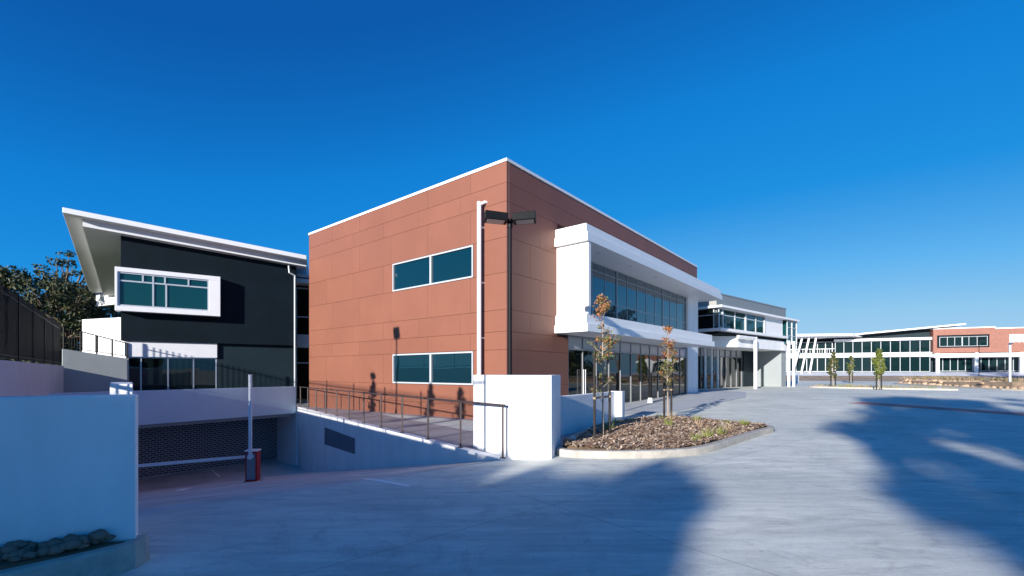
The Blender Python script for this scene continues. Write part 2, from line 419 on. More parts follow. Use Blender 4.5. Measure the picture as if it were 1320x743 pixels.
# return wall into the garage
o = MB().wall((-13.4,26.0),(-11.50,24.45),.2,-5.2,-1.93).obj('garage_side_wall', white); tag(o,'short shaded white wall turning into the garage mouth','wall')

# white block at the head of the ramp
PB = [(.80,9.28),(-.98,11.05),(-.70,11.33),(1.12,10.45)]
PB = [(.803,9.27),(-.30,9.86),(-.985,11.6),(.0,12.3),(1.10,10.40)]
b = MB(); b.prism([(.803,9.27),(.02,9.13),(-.896,10.6),(-.62,10.95),(1.10,10.35)],-1.95,-.07)
o = b.obj('white_block_wall', white, bevel=.012); tag(o,'tall sunlit white block wall at the head of the ramp beside the twin lamp post','wall')
# low wall behind the garden bed
b = MB(); b.wall((3.35,15.75),(1.25,12.8),.2,-2.0,-.68); b.prism([(3.35,15.75),(3.72,15.5),(3.87,15.72),(3.36,16.05)],-2.0,-.662)
o = b.obj('low_wall', white, bevel=.01); tag(o,'low white wall behind the mulch bed in front of the shopfront glass','wall')

# footpath along the shopfront
def MP(s,o): return Kv+B_*s-A_*o
fp = MB(); pts = [MP(3.9,-.3),MP(3.9,1.5),MP(6.6,3.2),MP(12,3.6),MP(18,3.8),MP(24,2.5),MP(27,-3),MP(24,-6),MP(17.2,-.3)]
pts = [tuple(p) for p in pts]
n = len(pts)
def sheet(name, pts, m, dz, sub=3):
    bm = bmesh.new(); vs = [bm.verts.new((p[0],p[1],0)) for p in pts]; bm.faces.new(vs)
    bmesh.ops.triangulate(bm, faces=bm.faces[:])
    for _ in range(sub): bmesh.ops.subdivide_edges(bm, edges=bm.edges[:], cuts=1, use_grid_fill=True)
    for v in bm.verts: v.co.z = g(v.co.x,v.co.y)+dz
    bmesh.ops.recalc_face_normals(bm, faces=bm.faces)
    me = bpy.data.meshes.new(name); bm.to_mesh(me); bm.free(); me.materials.append(m)
    if me.polygons and me.polygons[0].normal.z < 0: me.flip_normals()
    o = bpy.data.objects.new(name, me); COL.objects.link(o); return o
struct(sheet('entrance_path', pts, paving, .012, 4))

# ------------------------------------------------------------------ garden bed with kerb
def smooth_loop(pts, n=6):
    out = []; m = len(pts)
    for i in range(m):
        p0,p1,p2,p3 = (Vector(pts[(i+k-1)%m]) for k in range(4))
        for k in range(n):
            t = k/n; out.append(tuple(.5*((2*p1)+(-p0+p2)*t+(2*p0-5*p1+4*p2-p3)*t*t+(-p0+3*p1-3*p2+p3)*t**3)))
    return out
def inset(pts,d):
    n = len(pts); out = []
    ar = sum(pts[i][0]*pts[(i+1)%n][1]-pts[(i+1)%n][0]*pts[i][1] for i in range(n)); sg = 1 if ar > 0 else -1
    for i in range(n):
        a = Vector(pts[i-1]); c = Vector(pts[(i+1)%n]); t = (c-a).normalized(); nn = Vector((-t.y,t.x))*sg
        out.append(tuple(Vector(pts[i])+nn*d))
    return out
def kerb_ring(name, outer, w, h, label):
    inn = inset(outer,w); b = MB(); n = len(outer)
    for i in range(n):
        j = (i+1)%n; a,c,d,e = outer[i],outer[j],inn[j],inn[i]
        z = [g(*q) for q in (a,c,d,e)]
        k = len(b.v)
        ch = .02
        prof = []
        for q,qi in ((a,e),(c,d)):
            q = Vector(q); qi = Vector(qi); tt = (qi-q).normalized(); zz = g(*q)
            prof.append([(q.x,q.y,zz-.1),(q.x,q.y,zz+h-ch),((q+tt*ch).x,(q+tt*ch).y,zz+h),(qi.x,qi.y,zz+h),(qi.x,qi.y,zz-.1)])
        b.v += prof[0]+prof[1]
        for m in range(4): b.f.append((k+m,k+m+1,k+5+m+1,k+5+m)); b.mi.append(0)
    o = b.obj(name, kerb_m); tag(o,label,'kerb'); return inn
bed = [(.95,9.62),(2.0,9.29),(3.35,9.45),(4.25,9.95),(5.4,11.1),(6.8,12.55),(7.75,13.55),(7.45,14.45),(6.2,15.35),(4.6,15.95),(3.6,15.45),(2.4,13.6),(1.25,11.0)]
bedo = smooth_loop(bed,5)
inn = kerb_ring('garden_kerb', bedo, .16, .15, 'curved concrete kerb round the mulch bed with the two staked saplings')
def inside(p,poly):
    x,y = p; c = False; n = len(poly)
    for i in range(n):
        x1,y1 = poly[i]; x2,y2 = poly[i-1]
        if (y1 > y) != (y2 > y) and x < (x2-x1)*(y-y1)/(y2-y1)+x1: c = not c
    return c
def bedz(x,y): return g(x,y)+.13+.07*math.sin(x*1.3+.5)*math.sin(y*.9)+.05
so = sheet('soil', [tuple(p) for p in inn], soil, .14, 3); struct(so)
for v in so.data.vertices:
    v.co.z = bedz(v.co.x,v.co.y)-.02 if inside((v.co.x,v.co.y),inset(bedo,.3)) else g(v.co.x,v.co.y)+.12
ch = MB(); rnd = random.Random(3)
xs = [p[0] for p in bed]; ys = [p[1] for p in bed]; inn2 = inset(bedo,.2)
cnt = 0
while cnt < 14000:
    x = rnd.uniform(min(xs),max(xs)); y = rnd.uniform(min(ys),max(ys))
    if not inside((x,y),inn2): continue
    cnt += 1
    l = rnd.uniform(.02,.075); w = rnd.uniform(.008,.022); a = rnd.uniform(0,6.28); ti = rnd.uniform(-.5,.5)
    dx,dy = math.cos(a)*l,math.sin(a)*l; wx,wy = -math.sin(a)*w,math.cos(a)*w; z = bedz(x,y)+rnd.uniform(-.015,.03)
    if rnd.random() < .0: continue
    dz = ti*l
    ch.add([(x-dx-wx,y-dy-wy,z-dz),(x+dx-wx,y+dy-wy,z+dz),(x+dx+wx,y+dy+wy,z+dz+.006),(x-dx+wx,y-dy+wy,z-dz+.006)],[(0,1,2,3)],0 if rnd.random() < .62 else 1)
tag((per_panel(chip_a,.4), per_panel(chip_b,.3), ch.obj('bark_mulch',[chip_a,chip_b]))[2],'brown bark mulch covering the kerbed garden bed','mulch',kind='stuff')
gt = MB()
tufts = [(4.4,10.9),(4.75,11.15),(5.0,10.7),(5.4,11.9),(3.6,12.9),(4.6,13.5),(6.2,13.0),(5.5,13.6),(3.2,14.0),(6.9,13.6),(4.2,10.55),(6.6,14.1),(2.6,12.2),(5.9,14.6),(4.9,15.2),(3.9,14.9),(7.1,14.0),(5.2,14.9)]
for (x,y) in tufts:
    if not inside((x,y),inn2): continue
    kk = rnd.choice((0,0,1)); hh = rnd.uniform(.12,.34)
    for _ in range(rnd.randint(14,38)):
        a = rnd.uniform(0,6.28); r = rnd.uniform(0,.12); h = hh*rnd.uniform(.5,1.1); le = rnd.uniform(.02,.14)
        px,py = x+math.cos(a)*r,y+math.sin(a)*r; z = bedz(x,y)-.01; ww = .008
        gt.add([(px-ww,py,z),(px+ww,py,z),(px+math.cos(a)*le+ww*.2,py+math.sin(a)*le,z+h)],[(0,1,2)],kk)
tag(gt.obj('ground_cover',[leaf_yel,strap_m]),'small green and straw coloured tufts growing through the mulch','ground cover',kind='stuff')

def rock(b, x,y,z, rx,ry,rz, rnd, mi=0):
    bm = bmesh.new(); bmesh.ops.create_icosphere(bm, subdivisions=2, radius=1)
    ph = [rnd.uniform(0,6) for _ in range(6)]; an = rnd.uniform(0,3.14)
    vs = []
    for v in bm.verts:
        c = v.co; k = 1+.16*math.sin(c.x*2.3+ph[0])+.13*math.sin(c.y*2.9+ph[1])+.12*math.sin(c.z*3.1+ph[2])+.05*math.sin(c.x*6+ph[3]+c.y*5)
        q = Vector((c.x*rx*k,c.y*ry*k,c.z*rz*k)); q.rotate(Matrix.Rotation(an,3,'Z')); vs.append((x+q.x,y+q.y,z+q.z))
    fs = [tuple(v.index for v in f.verts) for f in bm.faces]; bm.free(); b.add(vs,fs,mi)
b = MB(); rock(b,0,0,.05,.075,.06,.09,rnd); o = b.obj('stone',stone_o,smooth=True,loc=(1.22,10.25,g(1.2,10.2)+.14)); tag(o,'small ochre stone at the foot of the white block wall','stone')
b = MB(); rock(b,0,0,.05,.06,.06,.10,rnd); o = b.obj('stone',stone_w,smooth=True,loc=(1.42,10.55,g(1.3,10.6)+.15)); tag(o,'small white stone beside the ochre one in the mulch','stone')

# ------------------------------------------------------------------ trees
def leaves(b, c, r, n, size, rnd, mi=0, squash=.8, mis=None):
    for _ in range(n):
        while True:
            p = Vector((rnd.uniform(-1,1),rnd.uniform(-1,1),rnd.uniform(-1,1)))
            if p.length <= 1: break
        p = Vector((p.x*r,p.y*r,p.z*r*squash))+Vector(c)
        a = Vector((rnd.gauss(0,1),rnd.gauss(0,1),rnd.gauss(0,1))).normalized(); t = a.cross(Vector((rnd.gauss(0,1),rnd.gauss(0,1),rnd.gauss(0,1)))).normalized()
        s_ = size*rnd.uniform(.6,1.3)
        a = a*s_; t = t*s_*.42
        b.add([p-a,p-t,p+a,p+t],[(0,1,2,3)], mi if mis is None else rnd.choice(mis))
def sapling(name, label, x, y, z0, h, seed, mats, mis, group=None, dens=1.0, spread=.42, low=.3, lsize=.045, thin=1.0):
    rnd = random.Random(seed)
    t = thing(name, label, 'tree', (x,y), z0, 0, group)
    t['_base'] = 0  # modelled from its own base
    b = MB(); pts = []; rad = []
    lx = rnd.uniform(-.08,.08); ly = rnd.uniform(-.08,.08)
    for i in range(9):
        f = i/8; pts.append((lx*math.sin(f*3)+rnd.uniform(-.015,.015)*i/4, ly*math.sin(f*2.5), h*.97*f)); rad.append(.021*thin*(1-f*.8)+.003)
    b.tube(pts,rad,7); tr = b
    lv = MB()
    nb = int(30*dens)
    for k in range(nb):
        f = rnd.uniform(low,.97); i = min(7,int(f*8)); p = Vector(pts[i]).lerp(Vector(pts[i+1]), f*8-i)
        a = rnd.uniform(0,6.28); q_ = (f-low)/(1-low); prof = (.55+.45*math.sin(min(1,q_*2.2)*math.pi/2))*(1.04-q_)**.75*1.1
        ln = spread*rnd.uniform(.45,1.1)*max(.15,prof)
        q = p+Vector((math.cos(a)*ln,math.sin(a)*ln,ln*rnd.uniform(.5,1.1)))
        tr.tube([p,p.lerp(q,.5)+Vector((0,0,-.02)),q],[.008*thin,.006*thin,.003*thin],4,cap=False)
        for w in range(rnd.randint(2,4)):
            c = p.lerp(q,rnd.uniform(.45,1.08)); top = f > .62
            leaves(lv, c, .10, int(6*dens)+rnd.randint(0,5), lsize, rnd, mis=mis[1] if top else mis[0])
    tr.obj('trunk', bark_pale, t); lv.obj('crown', mats, t)
    return t
LM = [leaf_g,leaf_red,leaf_yel,leaf_olive]
s1 = (2.22,11.18); s2 = (5.21,15.5-.2)
sapling('sapling','staked sapling with orange tipped leaves nearest the white block wall', *s1, bedz(*s1)-.02, 3.62, 11, LM, ([0,0,3,3,2,1],[1,1,1,3,2]), 'staked saplings in the mulch bed', dens=1.35, spread=.52, low=.24, lsize=.036)
sapling('sapling','thinner staked sapling with reddish crown at the back of the mulch bed', *s2, bedz(*s2)-.02, 3.15, 12, LM, ([0,3,1,2],[1,1,3]), 'staked saplings in the mulch bed', dens=1.5, spread=.42, low=.30, lsize=.038)
def stake(x,y,z,h,label,r=.032,tilt=0):
    b = MB(); b.tube([(0,0,-.1),(tilt,0,h-.03),(tilt,0,h)],[r,r,r*.7],6); o = b.obj('tree_stake',wood,loc=(x,y,z)); tag(o,label,'tree stake','stakes holding the young trees'); return o
def tie(p,q,c,z,label,group='straps tying young trees to stakes'):
    m = Vector(((p[0]+q[0])/2,(p[1]+q[1])/2)); b = MB()
    pts = [(p[0],p[1],z),(c[0]-.0,c[1]-.045,z+.01),(q[0],q[1],z)]
    b.bar(Vector(pts[0])-Vector((m.x,m.y,0)),Vector(pts[1])-Vector((m.x,m.y,0)),.012,.05); b.bar(Vector(pts[1])-Vector((m.x,m.y,0)),Vector(pts[2])-Vector((m.x,m.y,0)),.012,.05)
    for e in (p,q):
        b.tube([(e[0]-m.x,e[1]-m.y,z-.025),(e[0]-m.x,e[1]-m.y,z+.025)],.037,8)
    o = b.obj('tree_tie',strap_m,loc=(m.x,m.y,0)); tag(o,label,'tree tie',group)
sa,sb = (1.94,10.78),(2.45,11.5)
stake(*sa,bedz(*sa),2.0,'tall dark timber stake left of the front sapling'); stake(*sb,bedz(*sb),1.42,'shorter dark timber stake right of the front sapling')
tie(sa,sb,s1,-.62,'beige strap tying the front sapling to its stakes')
sc,sd = (5.02,15.12),(5.33,15.34)
stake(*sc,bedz(*sc),1.25,'dark stake left of the rear sapling in the mulch bed',.035); stake(*sd,bedz(*sd),1.3,'dark stake right of the rear sapling in the mulch bed',.035)
tie(sc,sd,s2,-.60,'beige strap tying the rear bed sapling to its stakes')

def big_tree(label, x, y, z0, h, cr, seed, base_h=.35, nclump=34, nleaf=150, lsize=.22, mats=(leaf_dark,leaf_olive), squash=.6, group=None, name='gum_tree', cc=None):
    rnd = random.Random(seed)
    t = thing(name, label, 'tree', (x,y), z0, 0, group); t['_base'] = 0
    tr = MB(); lv = MB()
    tr.tube([(0,0,-.3),(.1,.05,h*.2),(-.1,.1,h*.45),(.1,0,h*.7)],[.04*h*.7,.03*h*.7,.022*h*.7,.01*h],9)
    for k in range(nclump):
        f = rnd.uniform(base_h,1); a = rnd.uniform(0,6.28)
        rr = cr*math.sqrt(rnd.uniform(.02,1))*(math.sin(max(.12,min(1,(f-base_h)/(1-base_h)))*math.pi*.86+.25)**.6 if True else 1)
        c = Vector((math.cos(a)*rr,math.sin(a)*rr,h*f-.6)); r0 = rnd.uniform(.22,.42)*cr*.75
        st = Vector((0,0,h*(base_h*.6+.35*(f-base_h))+h*.1))
        md = st.lerp(c,.55)+Vector((rnd.uniform(-.4,.4),rnd.uniform(-.4,.4),-.3))
        tr.tube([st,md,c],[.011*h,.007*h,.02],5,cap=False)
        leaves(lv,c,r0,nleaf,lsize,rnd,mis=[0,0,1],squash=squash)
    for k in range(int(nclump*.7)):      # loose outer sprays that break up the outline
        f = rnd.uniform(base_h+.05,1.03); a = rnd.uniform(0,6.28); rr = cr*rnd.uniform(.7,1.04)
        c = Vector((math.cos(a)*rr,math.sin(a)*rr,h*f-.5)); tr.tube([Vector((0,0,h*.35)).lerp(c,.5),c],[.004*h,.012],4,cap=False)
        leaves(lv,c,.13*cr,int(nleaf*.28),lsize,rnd,mis=[0,1],squash=squash)
    tr.obj('trunk', bark, t); lv.obj('crown', list(mats), t)
    return t

# ------------------------------------------------------------------ lamp posts
def lamp_head(t, x, y, z, ang, tilt=0):
    b = MB(); l,w,h = .62,.42,.21
    b.prism([(.02,-w/2),(l,-w/2),(l,w/2),(.02,w/2)],0,(h*.9,h,h,h*.9))
    b.box(-.04,.02,-.05,.05,.03,.10)
    o = b.obj('lamp_head', black, t, bevel=.01); base = t['_base']
    o.location = (x,y,z-base); o.rotation_euler = (0,tilt,ang)
    c = MB(); c.box(.10,l-.06,-w/2+.05,w/2-.05,-.006,.004); lo = c.obj('lens', lens, o); lo.location=(0,0,0)
def twin_lamp(label, x, y, z0, ztop, a1, a2, single=False):
    t = thing('lamp_post', label, 'lamp post', (x,y), z0)
    b = MB(); b.tube([(0,0,z0),(0,0,z0+.35),(0,0,z0+.36),(0,0,ztop-.05)],[.075,.075,.05,.045],14); b.box(-.14,.14,-.14,.14,z0,z0+.02); b.obj('pole', black, t, smooth=False)
    b = MB(); b.tube([(0,0,ztop-.16),(0,0,ztop+.02)],.065,10)
    b.bar((0,0,ztop-.03),(math.cos(a1)*.16,math.sin(a1)*.16,ztop+.02),.06,.05)
    if not single: b.bar((0,0,ztop-.03),(math.cos(a2)*.16,math.sin(a2)*.16,ztop+.02),.06,.05)
    b.obj('bracket', black, t)
    lamp_head(t, math.cos(a1)*.06, math.sin(a1)*.06, ztop-.02, a1, R(-2))
    if not single: lamp_head(t, math.cos(a2)*.06, math.sin(a2)*.06, ztop-.02, a2, R(-2))
    return t
twin_lamp('tall black lamp post with two square heads at the terracotta corner', -.05, 12.0, -1.78, 3.92, R(190), R(-6))

# ------------------------------------------------------------------ garage: parapet beam, shutter, terrace
bR = Vector((-11.50,24.42)); bL = Vector((-16.9,16.55)); bd = (bR-bL).normalized(); bn = Vector((-bd.y,bd.x))
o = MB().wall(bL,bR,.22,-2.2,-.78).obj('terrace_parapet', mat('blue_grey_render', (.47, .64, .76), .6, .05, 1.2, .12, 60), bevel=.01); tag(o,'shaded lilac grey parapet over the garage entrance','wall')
tr_ = MB(); tr_.prism([bL+bn*.23,bR+bn*.23,(-10.9,25.4),(-12.4,27.4),(-13.5,27.4),(-20.2,22.6)],-2.15,-1.9); struct(tr_.obj('terrace', deck_m))
gL = Vector((-19.2,19.0)); gR = Vector((-13.15,26.05)); gdv = (gR-gL); ga = math.atan2(gdv.y,gdv.x)
gt_ = thing('garage_shutter','closed perforated grey roller shutter across the basement garage','roller shutter',tuple(gL),-5.0,ga)
MB().box(.1,gdv.length-.1,0,.04,-4.96,-2.3).obj('curtain', shut_m, gt_)
b = MB(); b.box(0,.1,-.06,.08,-5,-2.2); b.box(gdv.length-.1,gdv.length,-.06,.08,-5,-2.2); b.box(.1,gdv.length-.1,-.02,.06,-5.0,-4.9); b.obj('guide_rail', steel, gt_)
o = MB().prism([bL+bn*.2,bR+bn*.2,gR+Vector((.1,.1)),gL+Vector((-.1,.1))],-2.36,-2.2).obj('garage_ceiling', grey_wall); struct(o)
# left retaining wall with black picket fence
fA = Vector((-5.2,2.8)); fB = Vector((-20.1,20.55)); fd = (fB-fA).normalized(); fn = Vector((-fd.y,fd.x)); FL = (fB-fA).length; FZ = .27
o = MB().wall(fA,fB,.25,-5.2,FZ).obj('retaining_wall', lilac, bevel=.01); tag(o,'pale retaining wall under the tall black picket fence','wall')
fc = thing('picket_fence','tall black steel picket fence on top of the pale retaining wall','fence',tuple(fA),FZ,math.atan2(fd.y,fd.x))
npan = 9; pw = FL/npan
for i in range(npan):
    b = MB(); x0 = i*pw+.04; x1 = (i+1)*pw-.04
    b.box(x0,x1,.10,.14,FZ+.12,FZ+.16); b.box(x0,x1,.10,.14,FZ+1.62,FZ+1.66)
    k = int((x1-x0)/.105)
    for q in range(k+1):
        x = x0+(x1-x0)*q/k; b.box(x-.0125,x+.0125,.107,.132,FZ+.06,FZ+1.82)
    b.obj('panel', black, fc)
for i in range(npan+1):
    b = MB(); b.box(i*pw-.032,i*pw+.032,.088,.152,FZ,FZ+1.9); b.obj('post', black, fc)
# raised ground behind the fence
b = MB(); b.prism([fA+fn*.2,fB+fn*.2,(-22.5,24),(-30,60),(-140,120),(-160,-60),(-30,-40),(-8.0,0)],-1.9,FZ-.06); struct(b.obj('raised_ground', grass_m))
# near wall, capped pier behind, stones and kerb
nA = Vector((-3.53,4.30)); nB = Vector((-4.32,3.80)); nC = Vector((-5.4,3.1))
b = MB(); b.wall(nC,nA,.18,-2.0,-.215); o = b.obj('boundary_wall', white, bevel=.012); tag(o,'big shaded white wall in the near left corner above the stones','wall')
b = MB(); b.prism([(-4.43,5.05),(-4.18,5.05),(-4.40,5.32),(-4.66,5.32)],-2.0,(-.135,-.135,-.12,-.12)); o = b.obj('wall_pier', white, bevel=.01); tag(o,'sunlit white pier top peeking over the near left wall','pier')
def kerb_path(name, pts, w, h, z, label):
    b = MB(); P = [Vector(p) for p in pts]; n = len(P); pr = []
    for i in range(n):
        t = (P[min(i+1,n-1)]-P[max(i-1,0)]).normalized(); nn = Vector((-t.y,t.x))
        q0 = P[i]; q1 = P[i]+nn*w; zz = z if z is not None else g(*q0)
        pr.append([(q0.x,q0.y,zz-.2),(q0.x,q0.y,zz+h-.02),(q0.x+nn.x*.02,q0.y+nn.y*.02,zz+h),(q1.x,q1.y,zz+h),(q1.x,q1.y,zz-.2)])
    for p in pr: b.v += p
    for i in range(n-1):
        for m in range(4): b.f.append((i*5+m,i*5+m+1,(i+1)*5+m+1,(i+1)*5+m)); b.mi.append(0)
    b.f.append(tuple(range(5))); b.f.append(tuple(range((n-1)*5+4,(n-1)*5-1,-1))); b.mi += [0,0]
    o = b.obj(name, kerb_m); tag(o,label,'kerb'); return o
kp = [(-3.49,4.42),(-3.46,4.32),(-3.45,4.2),(-3.50,4.08),(-3.58,3.96),(-3.70,3.82),(-3.84,3.66),(-4.02,3.46),(-4.25,3.22),(-4.6,2.9),(-5.2,2.4)]
kerb_path('stone_bed_kerb', kp[::-1], .13, .24, None, 'curved concrete kerb holding the dark stones in the near left corner')
b = MB(); b.prism([(-3.55,4.2),(-3.7,4.0),(-3.95,3.72),(-4.4,3.3),(-5.2,2.6),(-5.4,3.2),(-4.3,3.9)],-1.9,(-1.55,-1.55,-1.55,-1.55,-1.55,-1.47,-1.47)); struct(b.obj('stone_bed', soil))
rnd = random.Random(21)
zone = [(-3.66,4.19),(-3.71,4.06),(-3.90,3.84),(-4.16,3.60),(-4.40,3.40),(-4.52,3.56),(-4.36,3.72),(-4.08,3.92)]
for i in range(95):
    for _ in range(400):
        x = rnd.uniform(-4.8,-3.6); y = rnd.uniform(3.1,4.2)
        if inside((x,y),zone): break
    r = rnd.uniform(.025,.043) if i % 4 else rnd.uniform(.045,.055)
    dw = abs((x+3.53)*.535-(y-4.30)*.845)   # distance from the wall face
    pile = max(0,.11-dw*.4)
    b = MB(); rock(b,0,0,0,r*1.25,r,r*.8,rnd)
    o = b.obj('stone', stone_m, smooth=True, loc=(x,y,-1.555+r*.4+pile*rnd.uniform(.3,1)))
    tag(o,'one of the dark rounded stones heaped below the near left wall','stone','dark stones in the near left bed')

# walls and rail beyond the fence, left of the charcoal building
o = MB().wall((-20.55,20.95),(-18.98,22.62),.2,-2.2,(1.05,.66)).obj('stair_wall', grey_pale, bevel=.01); tag(o,'grey green wall with sloping top beyond the picket fence','wall')
o = MB().wall((-25.5,27.2),(-21.9,26.0),.2,-2,3.1).obj('rear_wall', white); tag(o,'sunlit white wall under the roof overhang left of the window box','wall')
sr = thing('stair_railing','black stair railing sloping down along the grey green wall top','railing',(-20.55,20.95),1.05,0)
b = MB(); p0 = Vector((-.05,.12,0)); p1 = Vector((1.5,1.75,0))
def sp_(f,z): q = p0.lerp(p1,f); return Vector((q.x,q.y,(1.05-.39*f)+z))
b.bar(sp_(0,1.0),sp_(1,.75),.045,.045); b.bar(sp_(0,.1),sp_(1,.1),.03,.03); b.obj('top_rail', black, sr)
for i in range(5):
    f = i/4; b = MB(); b.bar(sp_(f,0),sp_(f,1.0-.25*f),.05,.05); b.obj('post', black, sr)
b = MB()
for i in range(26):
    f = i/25; b.bar(sp_(f,.08),sp_(f,.98-.25*f),.014,.014)
b.obj('panel', black, sr)

# ------------------------------------------------------------------ charcoal building
CL = Vector((-19.2,22.5)); CA = R(34.5)
cb = thing('charcoal_building','charcoal office building with big sloping white roof and framed upper window','building',tuple(CL),-1.9,CA)
b = MB(); b.prism([(0,.0),(7.9,.0),(7.9,12),(.6,14)],1.54,(6.75,6.3,6.3,6.7)); b.obj('upper_wall', dark, cb)
b = MB(); b.box(3.98,7.9,.25,6,-2.0,1.538); b.obj('lower_wall', dark2, cb)
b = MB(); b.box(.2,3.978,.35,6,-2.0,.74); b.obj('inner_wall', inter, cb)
b = MB(); b.box(.15,3.98,.12,.5,.76,1.538); b.obj('white_band', white_panel, cb)
glazing('lower_window', cb, .22, 3.97, -1.9, .75, .34, mull=[.75,1.85,2.93], fw=.06, gmat=glass_dk)
b = MB(); b.box(.24,.70,.30,.31,-1.85,.68); b.obj('side_pane', glass_t, cb)
# window box
b = MB(); x0,x1,z0,z1,yo = -.17,4.11,2.95,5.06,-.5
b.box(x0,x1,yo,.02,z1-.22,z1); b.box(x0,x1,yo,.02,z0,z0+.24); b.box(x0,x0+.10,yo,.02,z0+.24,z1-.22); b.box(x1-.50,x1,yo,.02,z0+.24,z1-.22)
b.obj('window_surround', white_smooth, cb, bevel=.01)
gx0,gx1,gz0,gz1 = x0+.10,x1-.50,z0+.24,z1-.22
glazing('upper_window', cb, gx0, gx1, gz0, gz1, -.36, trans=[gz1-.42], short=[(1.28,gz0,gz1-.42),(1.80,gz0,gz1-.42),(.88,gz1-.42,gz1),(1.28,gz1-.42,gz1),(1.75,gz1-.42,gz1),(2.72,gz1-.42,gz1)], fw=.07, gmat=glass_t)
# roof: world points, turned into the local frame
def loc2(p): d = Vector(p[:2])-CL; return (d.x*math.cos(CA)+d.y*math.sin(CA), -d.x*math.sin(CA)+d.y*math.cos(CA))
FLp = (-20.2,20.6); FRp = (-11.83,26.4); BRp = (-14.5,33.0); BLp = (-36.9,40.1)
pl = [loc2(p) for p in (FLp,FRp,BRp,BLp)]
b = MB(); b.prism(pl,(7.16,6.46,6.5,6.86),(7.40,6.70,6.75,7.1)); b.obj('roof', white_smooth, cb, bevel=.015)
def inpt(p,q,a): return (p[0]+(q[0]-p[0])*a, p[1]+(q[1]-p[1])*a)
FL2 = (-20.0,21.35); FR2 = (-12.05,26.85); BL2 = (-34.9,39.2)
b = MB(); b.prism([loc2(p) for p in (FL2,FR2,(-14.5,32.5),BL2)],(6.78,6.16,6.2,6.5),(7.155,6.455,6.495,6.855)); b.obj('soffit', white_panel, cb)
b = MB(); q0 = loc2((-36.6,40.3)); q1 = loc2((-33.8,39.0)); b.prism([q0,q1,(q1[0]+.3,q1[1]+.4),(q0[0]+.3,q0[1]+.4)],5.75,6.84); b.obj('roof_return', white, cb)
b = MB(); q = loc2((-22.6,25.2)); b.box(q[0]-.3,q[0]+.3,q[1]-.15,q[1]+.15,6.60,6.77); 
# gutter and downpipe at the right end
b = MB(); b.tube([(7.80,-.16,-1.9),(7.80,-.16,5.55)],.055,10); b.tube([(7.80,-.16,5.5),(7.80,-.16,5.62),(7.5,-.2,5.75),(7.45,-.25,6.2)],.055,10); b.obj('downpipe', alu, cb)
# link between the two buildings
lk = thing('link_building','narrow glazed link between the charcoal and terracotta buildings','building',(-13.3,28.2),-1.9,R(30))
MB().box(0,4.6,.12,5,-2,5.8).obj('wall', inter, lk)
glazing('window', lk, 0,4.6,-1.9,5.2,.1, mull=[.9,1.75,2.6,3.5], trans=[3.4,.55], fw=.07, gmat=glass_dk)
b = MB(); b.box(-.1,4.7,-.1,.12,1.5,2.3); b.obj('spandrel_panel', white_panel, lk)
b = MB(); b.box(-.3,4.8,-.9,5,5.35,5.6); b.box(-.3,4.8,-.6,5,5.75,5.95); b.obj('roof', white_smooth, lk)

# ------------------------------------------------------------------ boom gates
def boom(label, x, y, z, ang, raised, bl, th=R(0)):
    t = thing('boom_barrier', label, 'boom gate', (x,y), z, ang, 'boom gates on the garage ramp'); t['_base'] = 0
    b = MB(); b.box(-.18,.18,-.15,.15,.06,1.02); b.obj('cabinet', red, t, bevel=.015)
    b = MB(); b.box(-.13,.13,-.158,-.149,.12,.96); b.obj('front_panel', mats_front, t)
    b = MB(); b.box(-.20,.20,-.17,.17,1.02,1.06); b.obj('lid', white_smooth, t, bevel=.01)
    b = MB(); b.box(-.22,.22,-.19,.19,0,.06); b.obj('plinth', kerb_m, t)
    b = MB()
    if raised: b.box(-.045,.045,-.235,-.175,.90,bl+.90); b.tube([(0,-.15,.86),(0,-.24,.86)],.08,12)
    else:
        b.bar((0,-.20,.90),(-bl,-.20,.90+bl*math.sin(th)),.05,.09); b.tube([(0,-.15,.90),(0,-.24,.90)],.08,12)
    b.obj('boom_arm', white_smooth, t)
mats_front = mat('grey_panel', (.22,.25,.28), .5)
boom('boom gate with its white arm raised upright over a red cabinet', -8.42,14.9,ramp_z(uv(-8.42,14.9)[0])-.02,R(8),True,2.6)
boom('boom gate with its long white arm lowered across the ramp', -8.75,15.45,ramp_z(uv(-8.75,15.45)[0])-.02,R(32),False,6.0)

# painted marks on the ramp
def mark(name,label,u0,v0,u1,v1,w):
    a = UV(u0,v0); c = UV(u1,v1); d = (c-a).normalized(); nn = Vector((-d.y,d.x))*w/2; b = MB(); k = 12
    for i in range(k):
        p = a.lerp(c,i/k); q = a.lerp(c,(i+1)/k)
        vs = []
        for r in (p-nn,q-nn,q+nn,p+nn): vs.append((r.x,r.y,(ramp_z(uv(*r)[0]) if uv(*r)[0] > 0 else g(*r))+.006))
        b.add(vs,[(0,1,2,3)])
    o = b.obj(name, paint); o['kind']='structure'; return o
def px_ramp(px,py):
    """where a pixel's ray meets the ramp (used once to lay out the painted lines)"""
    r = ((px-660)/591, 1, (479.5-py)/591); t = 3.0
    while t < 40:
        x,y,z = r[0]*t,t,r[2]*t; u,v = uv(x,y)
        if z <= (ramp_z(u) if u > 0 else g(x,y)): return uv(x,y)
        t += .01
def pmark(name,label,p,q,w): a = px_ramp(*p); c = px_ramp(*q); return mark(name,label,*a,*c,w)
pmark('lane_line','',(334,627.5),(528,627.5),.10)
pmark('arrow_marking','',(453,614),(512,611),.13)
pmark('lane_dash','',(231,633),(241,630),.28)
pmark('lane_dash','',(273,606),(283,615),.10)

